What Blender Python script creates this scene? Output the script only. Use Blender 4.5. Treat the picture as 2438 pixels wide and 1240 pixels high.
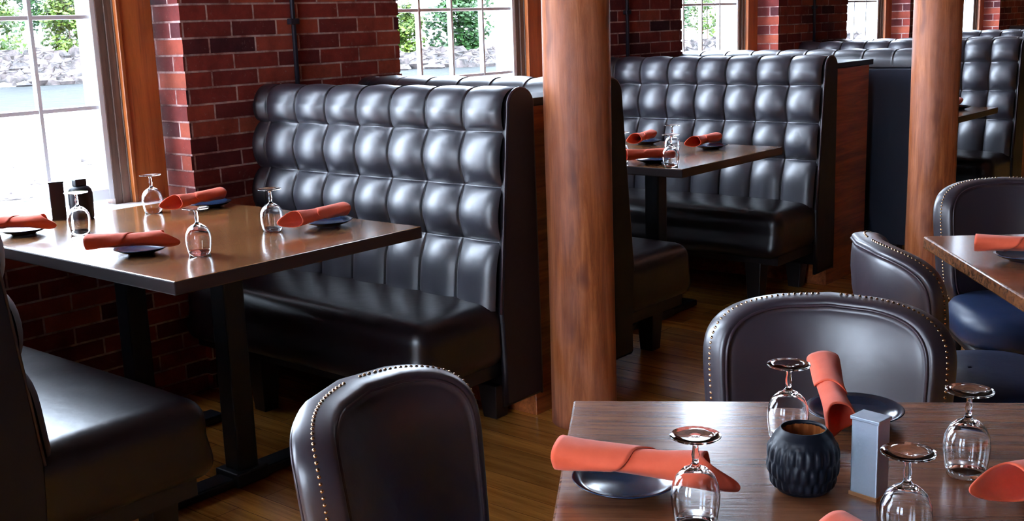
import bpy, math, random
from mathutils import Vector, Matrix

for _o in list(bpy.data.objects):
    bpy.data.objects.remove(_o)
sc = bpy.context.scene
COL = sc.collection
R_ = math.radians

# ------------------------------------------------------------------ camera
cam_d = bpy.data.cameras.new('camera')
cam = bpy.data.objects.new('camera', cam_d)
COL.objects.link(cam)
sc.camera = cam
F_PX = 2685.09
cam_d.sensor_width = 36.0
cam_d.lens = F_PX / 2438.0 * 36.0
cam_d.clip_start = 0.05
cam_d.clip_end = 1000
YAW, PITCH, ROLL, HC = -0.86668, 0.20754, -0.034796, 1.34654
cy, sy = math.cos(YAW), math.sin(YAW)
cp, sp = math.cos(PITCH), math.sin(PITCH)
fwd = Vector((-sy * cp, cy * cp, -sp))
rgt = Vector((cy, sy, 0))
upv = rgt.cross(fwd)
cr, sr = math.cos(ROLL), math.sin(ROLL)
r2 = rgt * cr + upv * sr
u2 = -rgt * sr + upv * cr
cam.matrix_world = Matrix(((r2.x, u2.x, -fwd.x, 0), (r2.y, u2.y, -fwd.y, 0), (r2.z, u2.z, -fwd.z, HC), (0, 0, 0, 1)))

# ------------------------------------------------------------------ world, sun, exposure
SKY = 17.0
world = bpy.data.worlds.new('sky')
sc.world = world
world.use_nodes = True
wn = world.node_tree
wn.nodes.clear()
w_out = wn.nodes.new('ShaderNodeOutputWorld')
w_bg = wn.nodes.new('ShaderNodeBackground')
w_bg.inputs['Color'].default_value = (0.70, 0.81, 1.0, 1)
w_bg.inputs['Strength'].default_value = SKY
wn.links.new(w_bg.outputs[0], w_out.inputs[0])
sun_d = bpy.data.lights.new('sun', 'SUN')
sun_d.energy = 6.0
sun_d.angle = R_(1.0)
sun_d.color = (1.0, 0.97, 0.90)
sun = bpy.data.objects.new('sun', sun_d)
COL.objects.link(sun)
sun.rotation_euler = Vector((0.35, 0.75, -0.85)).to_track_quat('-Z', 'Y').to_euler()

sc.view_settings.view_transform = 'Standard'
sc.view_settings.look = 'None'
sc.view_settings.exposure = 0.68
sc.view_settings.gamma = 1.0
sc.view_settings.use_curve_mapping = False
try:
    sc.cycles.sample_clamp_indirect = 12.0
    sc.cycles.max_bounces = 10
    sc.cycles.transparent_max_bounces = 16
    sc.cycles.caustics_refractive = False
    sc.cycles.caustics_reflective = False
except Exception:
    pass

# ------------------------------------------------------------------ constants of the room
P = 2.326            # bay pitch along the window wall
YP = 3.59            # face of the brick piers
YW = 3.763           # plane of the sashes
ZC = 3.5             # ceiling
XL0, XR0 = -3.5, 20.0
YB = -6.0
random.seed(4)


# ------------------------------------------------------------------ material helpers
def new_mat(name):
    m = bpy.data.materials.new(name)
    m.use_nodes = True
    nt = m.node_tree
    return m, nt, nt.nodes['Principled BSDF']


def coords(nt, scale=(1, 1, 1), kind='Object', rot=(0, 0, 0)):
    tc = nt.nodes.new('ShaderNodeTexCoord')
    mp = nt.nodes.new('ShaderNodeMapping')
    mp.inputs['Scale'].default_value = scale
    mp.inputs['Rotation'].default_value = rot
    nt.links.new(tc.outputs[kind], mp.inputs['Vector'])
    return mp.outputs['Vector']


def noise(nt, vec, scale, detail=4, rough=0.6, dist=0.0):
    n = nt.nodes.new('ShaderNodeTexNoise')
    n.inputs['Scale'].default_value = scale
    n.inputs['Detail'].default_value = detail
    n.inputs['Roughness'].default_value = rough
    n.inputs['Distortion'].default_value = dist
    nt.links.new(vec, n.inputs['Vector'])
    return n.outputs['Fac']


def ramp(nt, fac, stops):
    r = nt.nodes.new('ShaderNodeValToRGB')
    el = r.color_ramp.elements
    while len(el) < len(stops):
        el.new(0.5)
    for e, (p, c) in zip(el, stops):
        e.position = p
        e.color = tuple(c) + (1,) if len(c) == 3 else c
    nt.links.new(fac, r.inputs[0])
    return r.outputs[0]


def mix(nt, a, b, fac, mode='MIX'):
    m = nt.nodes.new('ShaderNodeMix')
    m.data_type = 'RGBA'
    m.blend_type = mode
    for sock, v in ((m.inputs[6], a), (m.inputs[7], b), (m.inputs[0], fac)):
        if isinstance(v, bpy.types.NodeSocket):
            nt.links.new(v, sock)
        elif isinstance(v, (int, float)):
            sock.default_value = v
        else:
            sock.default_value = tuple(v) + (1,)
    return m.outputs[2]


def bump(nt, bs, height, strength=0.3, dist=0.01, prev=None):
    b = nt.nodes.new('ShaderNodeBump')
    b.inputs['Strength'].default_value = strength
    b.inputs['Distance'].default_value = dist
    nt.links.new(height, b.inputs['Height'])
    if prev is not None:
        nt.links.new(prev, b.inputs['Normal'])
    nt.links.new(b.outputs[0], bs.inputs['Normal'])
    return b.outputs[0]


def simple(name, col, rough=0.5, metal=0.0, spec=0.5, nscale=None, nstr=0.1, coat=0.0):
    m, nt, bs = new_mat(name)
    bs.inputs['Base Color'].default_value = tuple(col) + (1,)
    bs.inputs['Roughness'].default_value = rough
    bs.inputs['Metallic'].default_value = metal
    bs.inputs['Specular IOR Level'].default_value = spec
    bs.inputs['Coat Weight'].default_value = coat
    if nscale:
        v = coords(nt)
        f = noise(nt, v, nscale)
        bump(nt, bs, f, nstr, 0.004)
    return m


def leather(name, col, rough=0.34, spec=0.6, coat=0.0):
    m, nt, bs = new_mat(name)
    v = coords(nt)
    big = noise(nt, v, 5, 3)
    c = mix(nt, tuple(x * 0.75 for x in col), tuple(x * 1.3 for x in col), big)
    nt.links.new(c, bs.inputs['Base Color'])
    rr = nt.nodes.new('ShaderNodeMapRange')
    rr.inputs['To Min'].default_value = rough - 0.05
    rr.inputs['To Max'].default_value = rough + 0.07
    nt.links.new(noise(nt, v, 14, 3), rr.inputs['Value'])
    nt.links.new(rr.outputs[0], bs.inputs['Roughness'])
    bs.inputs['Specular IOR Level'].default_value = spec
    bs.inputs['Coat Weight'].default_value = coat
    bs.inputs['Coat Roughness'].default_value = 0.40
    bs.inputs['Coat IOR'].default_value = 1.6
    fine = noise(nt, v, 260, 3)
    b1 = bump(nt, bs, fine, 0.06, 0.001)
    bump(nt, bs, noise(nt, v, 12, 3), 0.15, 0.01, b1)
    return m


def wood(name, dark, light, rough, axis='x', scale=1.0, coat=0.0, bstr=0.1, planks=None, spec=0.5, kind='Object'):
    m, nt, bs = new_mat(name)
    st = {'x': (1.2, 18, 18), 'y': (18, 1.2, 18), 'z': (16, 16, 1.0)}[axis]
    v = coords(nt, tuple(s * scale for s in st), kind)
    f1 = noise(nt, v, 1.6, 6, 0.65, 0.8)
    f2 = noise(nt, v, 7.0, 4, 0.7, 0.3)
    c = ramp(nt, f1, [(0.3, dark), (0.5, [(a + b) / 2 for a, b in zip(dark, light)]), (0.72, light)])
    c = mix(nt, c, tuple(x * 0.45 for x in dark), ramp(nt, f2, [(0.55, (0, 0, 0)), (0.8, (0.75, 0.75, 0.75))]))
    h = f2
    if planks:
        w, l = planks
        tc = nt.nodes.new('ShaderNodeTexCoord')
        mp = nt.nodes.new('ShaderNodeMapping')
        mp.inputs['Rotation'].default_value = (0, 0, R_(90) if axis == 'y' else 0)
        nt.links.new(tc.outputs['Object'], mp.inputs['Vector'])
        bt = nt.nodes.new('ShaderNodeTexBrick')
        nt.links.new(mp.outputs[0], bt.inputs['Vector'])
        bt.inputs['Scale'].default_value = 1.0
        bt.inputs['Brick Width'].default_value = l
        bt.inputs['Row Height'].default_value = w
        bt.inputs['Mortar Size'].default_value = 0.0012
        bt.inputs['Bias'].default_value = 0.0
        bt.inputs['Color1'].default_value = (0.55, 0.52, 0.5, 1)
        bt.inputs['Color2'].default_value = (1.25, 1.2, 1.15, 1)
        bt.inputs['Mortar'].default_value = (0.15, 0.12, 0.1, 1)
        bt.offset = 0.37
        c = mix(nt, c, bt.outputs['Color'], 0.8, 'MULTIPLY')
    nt.links.new(c, bs.inputs['Base Color'])
    bs.inputs['Roughness'].default_value = rough
    bs.inputs['Coat Weight'].default_value = coat
    bs.inputs['Coat Roughness'].default_value = 0.12
    bs.inputs['Specular IOR Level'].default_value = spec
    bump(nt, bs, h, bstr, 0.003)
    return m


def brick_material():
    m, nt, bs = new_mat('old_red_brick')
    tc = nt.nodes.new('ShaderNodeTexCoord')
    uv = tc.outputs['UV']
    # wobble the coordinates slightly so that courses look laid by hand
    ob = tc.outputs['Object']
    wob = nt.nodes.new('ShaderNodeTexNoise')
    wob.inputs['Scale'].default_value = 3.0
    nt.links.new(ob, wob.inputs['Vector'])
    sub = nt.nodes.new('ShaderNodeVectorMath')
    sub.operation = 'MULTIPLY_ADD'
    nt.links.new(wob.outputs['Color'], sub.inputs[0])
    sub.inputs[1].default_value = (0.012, 0.0, 0)
    nt.links.new(uv, sub.inputs[2])
    bt = nt.nodes.new('ShaderNodeTexBrick')
    nt.links.new(sub.outputs[0], bt.inputs['Vector'])
    bt.inputs['Scale'].default_value = 1.0
    bt.inputs['Brick Width'].default_value = 0.212
    bt.inputs['Row Height'].default_value = 0.0605
    bt.inputs['Mortar Size'].default_value = 0.0042
    bt.inputs['Mortar Smooth'].default_value = 0.2
    bt.inputs['Bias'].default_value = 0.05
    bt.inputs['Color1'].default_value = (0, 0, 0, 1)
    bt.inputs['Color2'].default_value = (1, 1, 1, 1)
    bt.inputs['Mortar'].default_value = (0.5, 0.5, 0.5, 1)
    bt.offset = 0.5
    col = ramp(nt, bt.outputs['Color'], [(0.0, (0.050, 0.016, 0.024)), (0.25, (0.15, 0.026, 0.026)),
                                         (0.7, (0.29, 0.046, 0.034)), (1.0, (0.46, 0.11, 0.06))])
    n1 = noise(nt, ob, 9, 6, 0.7)
    col = mix(nt, col, ramp(nt, n1, [(0.3, (0.45, 0.42, 0.45)), (0.65, (1.15, 1.1, 1.05))]), 0.75, 'MULTIPLY')
    n2 = noise(nt, ob, 60, 4, 0.7)
    col = mix(nt, col, (0.42, 0.30, 0.27), ramp(nt, n2, [(0.62, (0, 0, 0)), (0.78, (0.45, 0.45, 0.45))]))
    col = mix(nt, col, mix(nt, (0.26, 0.11, 0.10), (0.70, 0.50, 0.46), ramp(nt, n1, [(0.38, (0, 0, 0)), (0.62, (1, 1, 1))])), bt.outputs['Fac'])
    nt.links.new(col, bs.inputs['Base Color'])
    bs.inputs['Roughness'].default_value = 0.8
    bs.inputs['Specular IOR Level'].default_value = 0.25
    b1 = bump(nt, bs, n2, 0.35, 0.004)
    inv = nt.nodes.new('ShaderNodeMath')
    inv.operation = 'SUBTRACT'
    inv.inputs[0].default_value = 1.0
    nt.links.new(bt.outputs['Fac'], inv.inputs[1])
    bump(nt, bs, inv.outputs[0], 0.6, 0.005, b1)
    return m


def log_material():
    m, nt, bs = new_mat('weathered_log')
    v = coords(nt, (22, 22, 1.6))
    f1 = noise(nt, v, 1.5, 6, 0.7, 0.6)
    v2 = coords(nt, (3.5, 3.5, 1.2))
    f2 = noise(nt, v2, 1.6, 4, 0.6, 0.4)
    c = ramp(nt, f1, [(0.3, (0.20, 0.050, 0.018)), (0.50, (0.42, 0.12, 0.038)), (0.72, (0.66, 0.235, 0.095))])
    c = mix(nt, c, (0.56, 0.26, 0.21), ramp(nt, f2, [(0.40, (0, 0, 0)), (0.70, (0.45, 0.45, 0.45))]))
    v3 = coords(nt, (7, 7, 3))
    f3 = noise(nt, v3, 1.2, 2, 0.5)
    c = mix(nt, c, (0.075, 0.022, 0.030), ramp(nt, f3, [(0.60, (0, 0, 0)), (0.72, (0.75, 0.75, 0.75))]))
    nt.links.new(c, bs.inputs['Base Color'])
    bs.inputs['Roughness'].default_value = 0.5
    bs.inputs['Specular IOR Level'].default_value = 0.35
    bump(nt, bs, f1, 0.35, 0.006)
    return m


def glass_material():
    m, nt, bs = new_mat('clear_glass')
    bs.inputs['Base Color'].default_value = (1, 1, 1, 1)
    bs.inputs['Roughness'].default_value = 0.0
    bs.inputs['Transmission Weight'].default_value = 1.0
    bs.inputs['IOR'].default_value = 1.48
    return m


def pane_material():
    m = bpy.data.materials.new('window_glass')
    m.use_nodes = True
    nt = m.node_tree
    nt.nodes.clear()
    o = nt.nodes.new('ShaderNodeOutputMaterial')
    t = nt.nodes.new('ShaderNodeBsdfTransparent')
    t.inputs[0].default_value = (0.97, 0.985, 0.98, 1)
    g = nt.nodes.new('ShaderNodeBsdfGlossy')
    g.inputs['Roughness'].default_value = 0.02
    mx = nt.nodes.new('ShaderNodeMixShader')
    lw = nt.nodes.new('ShaderNodeLayerWeight')
    pw = nt.nodes.new('ShaderNodeMath')
    pw.operation = 'POWER'
    pw.inputs[1].default_value = 5.0
    nt.links.new(lw.outputs['Facing'], pw.inputs[0])
    ma = nt.nodes.new('ShaderNodeMath')
    ma.operation = 'MULTIPLY_ADD'
    ma.inputs[1].default_value = 0.35
    ma.inputs[2].default_value = 0.02
    nt.links.new(pw.outputs[0], ma.inputs[0])
    nt.links.new(ma.outputs[0], mx.inputs[0])
    nt.links.new(t.outputs[0], mx.inputs[1])
    nt.links.new(g.outputs[0], mx.inputs[2])
    nt.links.new(mx.outputs[0], o.inputs[0])
    return m


def cloth_material():
    m, nt, bs = new_mat('orange_napkin_cloth')
    v = coords(nt)
    n1 = noise(nt, v, 30, 3)
    c = mix(nt, (0.78, 0.085, 0.030), (0.92, 0.14, 0.055), n1)
    nt.links.new(c, bs.inputs['Base Color'])
    bs.inputs['Roughness'].default_value = 0.8
    bs.inputs['Sheen Weight'].default_value = 0.2
    b1 = bump(nt, bs, noise(nt, v, 600, 2), 0.15, 0.001)
    bump(nt, bs, n1, 0.3, 0.004, b1)
    return m


def foliage_material(name, a, b):
    m, nt, bs = new_mat(name)
    v = coords(nt)
    c = mix(nt, a, b, ramp(nt, noise(nt, v, 1.4, 5, 0.7), [(0.35, (0, 0, 0)), (0.65, (1, 1, 1))]))
    nt.links.new(c, bs.inputs['Base Color'])
    bs.inputs['Roughness'].default_value = 0.6
    return m


def ground_material(name, a, b, scale, rough=0.9):
    m, nt, bs = new_mat(name)
    v = coords(nt)
    c = mix(nt, a, b, ramp(nt, noise(nt, v, scale, 6, 0.7), [(0.4, (0, 0, 0)), (0.62, (1, 1, 1))]))
    nt.links.new(c, bs.inputs['Base Color'])
    bs.inputs['Roughness'].default_value = rough
    return m


M = dict(
    brick=brick_material(),
    log=log_material(),
    glass=glass_material(),
    pane=pane_material(),
    napkin=cloth_material(),
    booth=leather('black_tufted_leather', (0.016, 0.014, 0.024), 0.43, 1.0, 0.7),
    seat=leather('dark_seat_leather', (0.007, 0.003, 0.005), 0.32, 0.6, 0.1),
    boothside=leather('side_panel_vinyl', (0.006, 0.004, 0.007), 0.42, 0.4),
    rear=leather('navy_back_vinyl', (0.012, 0.018, 0.040), 0.45, 0.5),
    chair=leather('brown_chair_leather', (0.028, 0.019, 0.030), 0.36, 1.0, 0.5),
    chairseat=leather('navy_chair_seat', (0.012, 0.026, 0.075), 0.42, 0.5),
    brass=simple('brass_nail', (0.75, 0.50, 0.30), 0.25, 1.0),
    piping=simple('leather_piping', (0.05, 0.03, 0.04), 0.3, 0, 0.7),
    table=wood('dark_brown_tabletop', (0.12, 0.045, 0.016), (0.36, 0.16, 0.052), 0.22, 'x', 1.3, 0.9, 0.10),
    tableedge=simple('tabletop_edge_band', (0.035, 0.018, 0.018), 0.35),
    darkmetal=simple('black_powder_coat', (0.008, 0.009, 0.016), 0.4, 0.0, 0.4),
    leg=simple('black_wood_leg', (0.012, 0.008, 0.009), 0.4),
    floor=wood('oak_floor', (0.40, 0.15, 0.025), (0.90, 0.42, 0.09), 0.24, 'y', 0.8, 0.4, 0.08, (0.09, 1.3)),
    casing=wood('orange_stained_pine', (0.36, 0.085, 0.016), (0.68, 0.20, 0.042), 0.4, 'z', 0.7, 0.2),
    jamb=wood('brown_window_jamb', (0.12, 0.075, 0.06), (0.26, 0.17, 0.13), 0.5, 'z', 1.0),
    divider=wood('red_brown_divider_boards', (0.17, 0.038, 0.010), (0.60, 0.17, 0.045), 0.38, 'x', 0.9, 0.3, 0.15),
    white=simple('white_window_paint', (0.90, 0.91, 0.92), 0.45),
    mull=simple('grey_muntin_paint', (0.90, 0.92, 0.95), 0.4),
    plaster=simple('dark_wall_paint', (0.05, 0.035, 0.032), 0.9, 0, 0.2, 8, 0.1),
    ceiling=simple('ceiling_boards', (0.08, 0.045, 0.03), 0.8, 0, 0.2, 6, 0.1),
    plate=simple('navy_glazed_plate', (0.012, 0.030, 0.070), 0.16, 0, 0.6),
    candle=simple('matt_black_ceramic', (0.006, 0.008, 0.015), 0.42, 0, 0.3),
    amber=simple('amber_inner_glass', (0.30, 0.09, 0.025), 0.2),
    tin=simple('galvanised_tin', (0.50, 0.60, 0.72), 0.38, 0.85, 0.5, 30, 0.25),
    tindark=simple('dark_tin_side', (0.03, 0.02, 0.025), 0.4),
    copper=simple('copper_base_strip', (0.75, 0.38, 0.18), 0.3, 0.9),
    pipe=simple('black_iron_pipe', (0.012, 0.010, 0.020), 0.5),
    leafa=foliage_material('bright_leaves', (0.007, 0.036, 0.0006), (0.060, 0.095, 0.001)),
    leafb=foliage_material('green_leaves', (0.002, 0.022, 0.0015), (0.012, 0.056, 0.003)),
    bark=simple('tree_bark', (0.12, 0.09, 0.07), 0.9),
    rock=ground_material('pale_rock', (0.010, 0.008, 0.008), (0.060, 0.046, 0.045), 1.2),
    gravel=ground_material('white_gravel', (0.85, 0.85, 0.84), (0.95, 0.95, 0.95), 0.2),
    darkrock=simple('wet_dark_rock', (0.06, 0.05, 0.05), 0.6),
)


def water_material():
    m, nt, bs = new_mat('river_water')
    v = coords(nt, (1, 1, 1))
    n = noise(nt, v, 0.9, 5, 0.7, 0.5)
    c = mix(nt, (0.0012, 0.0026, 0.0024), (0.008, 0.010, 0.009), ramp(nt, n, [(0.4, (0, 0, 0)), (0.65, (1, 1, 1))]))
    nt.links.new(c, bs.inputs['Base Color'])
    bs.inputs['Roughness'].default_value = 0.7
    bs.inputs['Specular IOR Level'].default_value = 0.1
    bump(nt, bs, n, 0.6, 0.3)
    return m


M['water'] = water_material()


# ------------------------------------------------------------------ mesh builder
class MB:
    def __init__(self):
        self.v, self.f, self.sm, self.mi = [], [], [], []

    def add(self, verts, faces, smooth=True, mi=0):
        b = len(self.v)
        self.v.extend([tuple(p) for p in verts])
        self.f.extend([tuple(i + b for i in f) for f in faces])
        self.sm.extend([smooth] * len(faces))
        self.mi.extend([mi] * len(faces))
        return self

    def box(self, x0, x1, y0, y1, z0, z1, mi=0):
        v = [(x0, y0, z0), (x1, y0, z0), (x1, y1, z0), (x0, y1, z0), (x0, y0, z1), (x1, y0, z1), (x1, y1, z1), (x0, y1, z1)]
        f = [(0, 3, 2, 1), (4, 5, 6, 7), (0, 1, 5, 4), (1, 2, 6, 5), (2, 3, 7, 6), (3, 0, 4, 7)]
        return self.add(v, f, False, mi)

    def grid(self, rows, closed_u=False, closed_v=False, smooth=True, mi=0, flip=False):
        n, m = len(rows), len(rows[0])
        v = [p for r in rows for p in r]
        f = []
        for i in range(n if closed_v else n - 1):
            for j in range(m if closed_u else m - 1):
                a, b = i * m + j, i * m + (j + 1) % m
                c, d = ((i + 1) % n) * m + (j + 1) % m, ((i + 1) % n) * m + j
                f.append((a, d, c, b) if flip else (a, b, c, d))
        return self.add(v, f, smooth, mi)

    def lathe(self, prof, n=32, cx=0, cy_=0, z=0, mi=0, fn=None, smooth=True):
        rows = []
        for r, h in prof:
            row = []
            for k in range(n):
                a = 2 * math.pi * k / n
                rr = r + (fn(a, h, r) if fn else 0)
                row.append((cx + rr * math.cos(a), cy_ + rr * math.sin(a), z + h))
            rows.append(row)
        b = len(self.v)
        self.grid(rows, closed_u=True, mi=mi, smooth=smooth)
        m = n
        if prof[0][0] > 1e-6:
            self.f.append(tuple(b + j for j in reversed(range(m)))); self.sm.append(False); self.mi.append(mi)
        if prof[-1][0] > 1e-6:
            o = b + (len(prof) - 1) * m
            self.f.append(tuple(o + j for j in range(m))); self.sm.append(False); self.mi.append(mi)
        return self

    def tube(self, pts, r, n=8, mi=0, closed=False):
        pts = [Vector(p) for p in pts]
        rows = []
        prev = None
        L = len(pts)
        for i, p in enumerate(pts):
            if closed:
                d = pts[(i + 1) % L] - pts[i - 1]
            else:
                d = pts[min(i + 1, L - 1)] - pts[max(i - 1, 0)]
            d.normalize()
            ref = prev if prev is not None else (Vector((0, 0, 1)) if abs(d.z) < 0.9 else Vector((1, 0, 0)))
            s = d.cross(ref)
            if s.length < 1e-6:
                s = d.orthogonal()
            s.normalize()
            t = s.cross(d).normalized()
            prev = t
            rad = r(i / (L - 1)) if callable(r) else r
            rows.append([tuple(p + (s * math.cos(2 * math.pi * k / n) + t * math.sin(2 * math.pi * k / n)) * rad) for k in range(n)])
        b = len(self.v)
        self.grid(rows, closed_u=True, closed_v=closed, mi=mi)
        if not closed:
            self.f.append(tuple(b + j for j in reversed(range(n)))); self.sm.append(False); self.mi.append(mi)
            o = b + (L - 1) * n
            self.f.append(tuple(o + j for j in range(n))); self.sm.append(False); self.mi.append(mi)
        return self

    def roundbox(self, x0, x1, y0, y1, z0, z1, r, n=4, crown=0.0, mi=0, seg=10):
        """box with rounded edges; crown lifts the middle of the top"""
        def axis(a, b):
            out = [a + r - r * math.cos(math.pi / 2 * k / n) for k in range(n)]
            out += [a + r + (b - a - 2 * r) * k / seg for k in range(seg + 1)]
            out += [b - r + r * math.sin(math.pi / 2 * k / n) for k in range(1, n + 1)]
            return out
        X, Y, Z = axis(x0, x1), axis(y0, y1), axis(z0, z1)

        def fix(p):
            q = Vector((min(max(p[0], x0 + r), x1 - r), min(max(p[1], y0 + r), y1 - r), min(max(p[2], z0 + r), z1 - r)))
            d = Vector(p) - q
            if d.length > 1e-9:
                # keep cube-surface points on the rounded surface
                d = d.normalized() * r
            s = q + d
            if crown and s.z > z1 - r * 1.01:
                fx = 1 - abs(2 * (s.x - x0) / (x1 - x0) - 1) ** 3
                fy = 1 - abs(2 * (s.y - y0) / (y1 - y0) - 1) ** 5
                s.z += crown * max(fx, 0) * max(fy, 0)
            return tuple(s)
        for (A, B, fixed, order) in ((X, Y, z0, 'xyz-'), (X, Y, z1, 'xyz+'), (X, Z, y0, 'xzy-'), (X, Z, y1, 'xzy+'), (Y, Z, x0, 'yzx-'), (Y, Z, x1, 'yzx+')):
            rows = []
            for b_ in B:
                row = []
                for a_ in A:
                    if order[:3] == 'xyz': p = (a_, b_, fixed)
                    elif order[:3] == 'xzy': p = (a_, fixed, b_)
                    else: p = (fixed, a_, b_)
                    row.append(fix(p))
                rows.append(row)
            flip = order in ('xyz-', 'xzy+', 'yzx-')
            self.grid(rows, mi=mi, flip=flip)
        return self

    def xform(self, fn, start=0):
        for i in range(start, len(self.v)):
            self.v[i] = tuple(fn(self.v[i]))
        return self

    def build(self, name, mats, parent=None, bevel=0, merge=True, uv=False, loc=None, rotz=0):
        me = bpy.data.meshes.new(name)
        me.from_pydata(self.v, [], self.f)
        me.update()
        me.polygons.foreach_set('use_smooth', self.sm)
        if not isinstance(mats, (list, tuple)):
            mats = [mats]
        for m in mats:
            me.materials.append(m)
        me.polygons.foreach_set('material_index', self.mi)
        if merge:
            import bmesh
            bm = bmesh.new()
            bm.from_mesh(me)
            bmesh.ops.remove_doubles(bm, verts=bm.verts, dist=1e-6)
            bmesh.ops.dissolve_degenerate(bm, edges=bm.edges, dist=1e-7)
            bm.to_mesh(me)
            bm.free()
        if uv:
            lay = me.uv_layers.new(name='metres')
            for p in me.polygons:
                nx, ny, nz = (abs(c) for c in p.normal)
                for li in p.loop_indices:
                    c = me.vertices[me.loops[li].vertex_index].co
                    if ny >= nx and ny >= nz: w = (c.x, c.z)
                    elif nx >= nz: w = (c.y + 0.05, c.z)
                    else: w = (c.x, c.y)
                    lay.data[li].uv = w
        o = bpy.data.objects.new(name, me)
        COL.objects.link(o)
        if parent is not None:
            o.parent = parent
        if loc is not None:
            o.location = loc
        o.rotation_euler[2] = rotz
        if bevel:
            b = o.modifiers.new('bevel', 'BEVEL')
            b.width = bevel
            b.segments = 2
            b.limit_method = 'ANGLE'
        return o


def tag(o, label=None, cat=None, group=None, kind=None):
    if label: o['label'] = label
    if cat: o['category'] = cat
    if group: o['group'] = group
    if kind: o['kind'] = kind
    return o


def thing(name, label, cat, loc=(0, 0, 0), rotz=0, group=None):
    o = bpy.data.objects.new(name, None)
    o.empty_display_size = 0.1
    COL.objects.link(o)
    o.location = loc
    o.rotation_euler = (0, 0, rotz)
    return tag(o, label, cat, group)


def copy_tree(o, parent=None):
    c = o.copy()
    COL.objects.link(c)
    if parent is not None:
        c.parent = parent
    for ch in list(o.children):
        copy_tree(ch, c)
    return c


def place(proto, used, label, loc, rotz=0, group=None, scale=None):
    """first call uses the prototype itself, later ones a copy of its tree"""
    if not used:
        o = proto
        used.append(1)
    else:
        o = copy_tree(proto)
    o.location = loc
    o.rotation_euler = (0, 0, rotz)
    if scale:
        o.scale = scale
    tag(o, label)
    if group:
        o['group'] = group
    return o


def structure(o, label=None, cat=None):
    o['kind'] = 'structure'
    if label: o['label'] = label
    if cat: o['category'] = cat
    return o


# ------------------------------------------------------------------ room shell
structure(MB().box(XL0 - 0.4, XR0 + 0.4, YB - 0.4, YP + 0.45, -0.12, 0).build('floor', M['floor']),
          'glossy brown oak plank floor under the booths and tables', 'floor')
structure(MB().box(XL0 - 0.4, XR0 + 0.4, YB - 0.4, YP + 0.45, ZC, ZC + 0.2).build('ceiling', M['ceiling']),
          'board ceiling above the dining room', 'ceiling')
structure(MB().box(XR0, XR0 + 0.3, YB - 0.3, YP + 0.4, 0, ZC).build('wall_right', M['plaster']), 'plain far end wall of the dining room', 'wall')
K0, K1 = -1, 6       # bays
ZS, ZH = 0.745, 3.0  # sill height, window head
CASE_L, CASE_R = 3.51 - P, 2.398   # masonry opening in bay 0 is from the pier edge to the casing
OPEN_L, OPEN_R = 1.195, 2.42


def brick_run(mb, x0, x1, z0, z1, ya, yb, rnd=0.004):
    """courses of brick proud of a mortar core"""
    mb.box(x0 + 0.005, x1 - 0.005, ya + 0.0035, yb, z0, z1)
    n0 = int(math.floor(z0 / 0.0605))
    n1 = int(math.ceil(z1 / 0.0605))
    for n in range(n0, n1):
        a = max(z0, n * 0.0605 + 0.0042)
        b = min(z1, (n + 1) * 0.0605 - 0.0042)
        if b - a < 0.01:
            continue
        j1, j2, j3 = (random.uniform(-rnd, rnd) for _ in range(3))
        mb.box(x0 + j1, x1 + j2 * 1.6, ya + j3 * 0.35, yb - 0.004, a, b)


wall = MB()
for k in range(K0, K1 + 1):
    ox = k * P
    brick_run(wall, OPEN_R + ox, OPEN_L + P + ox, 0, ZC, YP, YP + 0.26)       # pier right of window k
brick_run(wall, XL0, OPEN_L + K0 * P, 0, ZC, YP, YP + 0.26)
for k in range(K0, K1 + 1):
    ox = k * P
    wall.box(OPEN_L + ox - 0.02, OPEN_R + ox + 0.02, YP + 0.03, YP + 0.25, 0, ZS - 0.02)   # wall below the sill
    wall.box(OPEN_L + ox - 0.02, OPEN_R + ox + 0.02, YP + 0.01, YP + 0.25, ZH, ZC)
wall.box(OPEN_R + K1 * P, XR0 + 0.3, YP + 0.02, YP + 0.26, 0, ZC)
structure(wall.build('wall_back', M['brick'], uv=True, merge=False), 'dark red brick piers between the windows', 'wall')

# unseen left wall, with window openings added to light left-facing surfaces; plain near wall
WIN2 = [(1.195 + t, 2.42 + t) for t in (-1.35, 0.2)]
lw = MB()
ys = [YB - 0.3] + [v for w in WIN2 for v in w] + [YP + 0.4]
for i in range(0, len(ys), 2):
    lw.box(XL0 - 0.3, XL0, ys[i], ys[i + 1], 0, ZC)
for a, b in WIN2:
    lw.box(XL0 - 0.3, XL0, a, b, 0, ZS)
    lw.box(XL0 - 0.3, XL0, a, b, ZH, ZC)
structure(lw.build('wall_left', M['brick'], uv=True), 'brick end wall left of the camera', 'wall')
nw = MB()
WIN3 = [(-6.0 + i * 3.2, -4.7 + i * 3.2) for i in range(0)]
xs = [XL0 - 0.3] + [v for w in WIN3 for v in w] + [XR0 + 0.3]
for i in range(0, len(xs), 2):
    nw.box(xs[i], xs[i + 1], YB - 0.3, YB, 0, ZC)
for a, b in WIN3:
    nw.box(a, b, YB - 0.3, YB, 0, ZS)
    nw.box(a, b, YB - 0.3, YB, ZH, ZC)
structure(nw.build('wall_front', M['plaster']), 'plain wall behind the camera', 'wall')

# ------------------------------------------------------------------ windows
GL, GR = 1.255, 2.185       # glass field in bay 0 coordinates
MUNT_X = (1.51, 1.73, 1.955)
MUNT_Z = [1.10 + 0.318 * i for i in range(6)]


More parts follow.
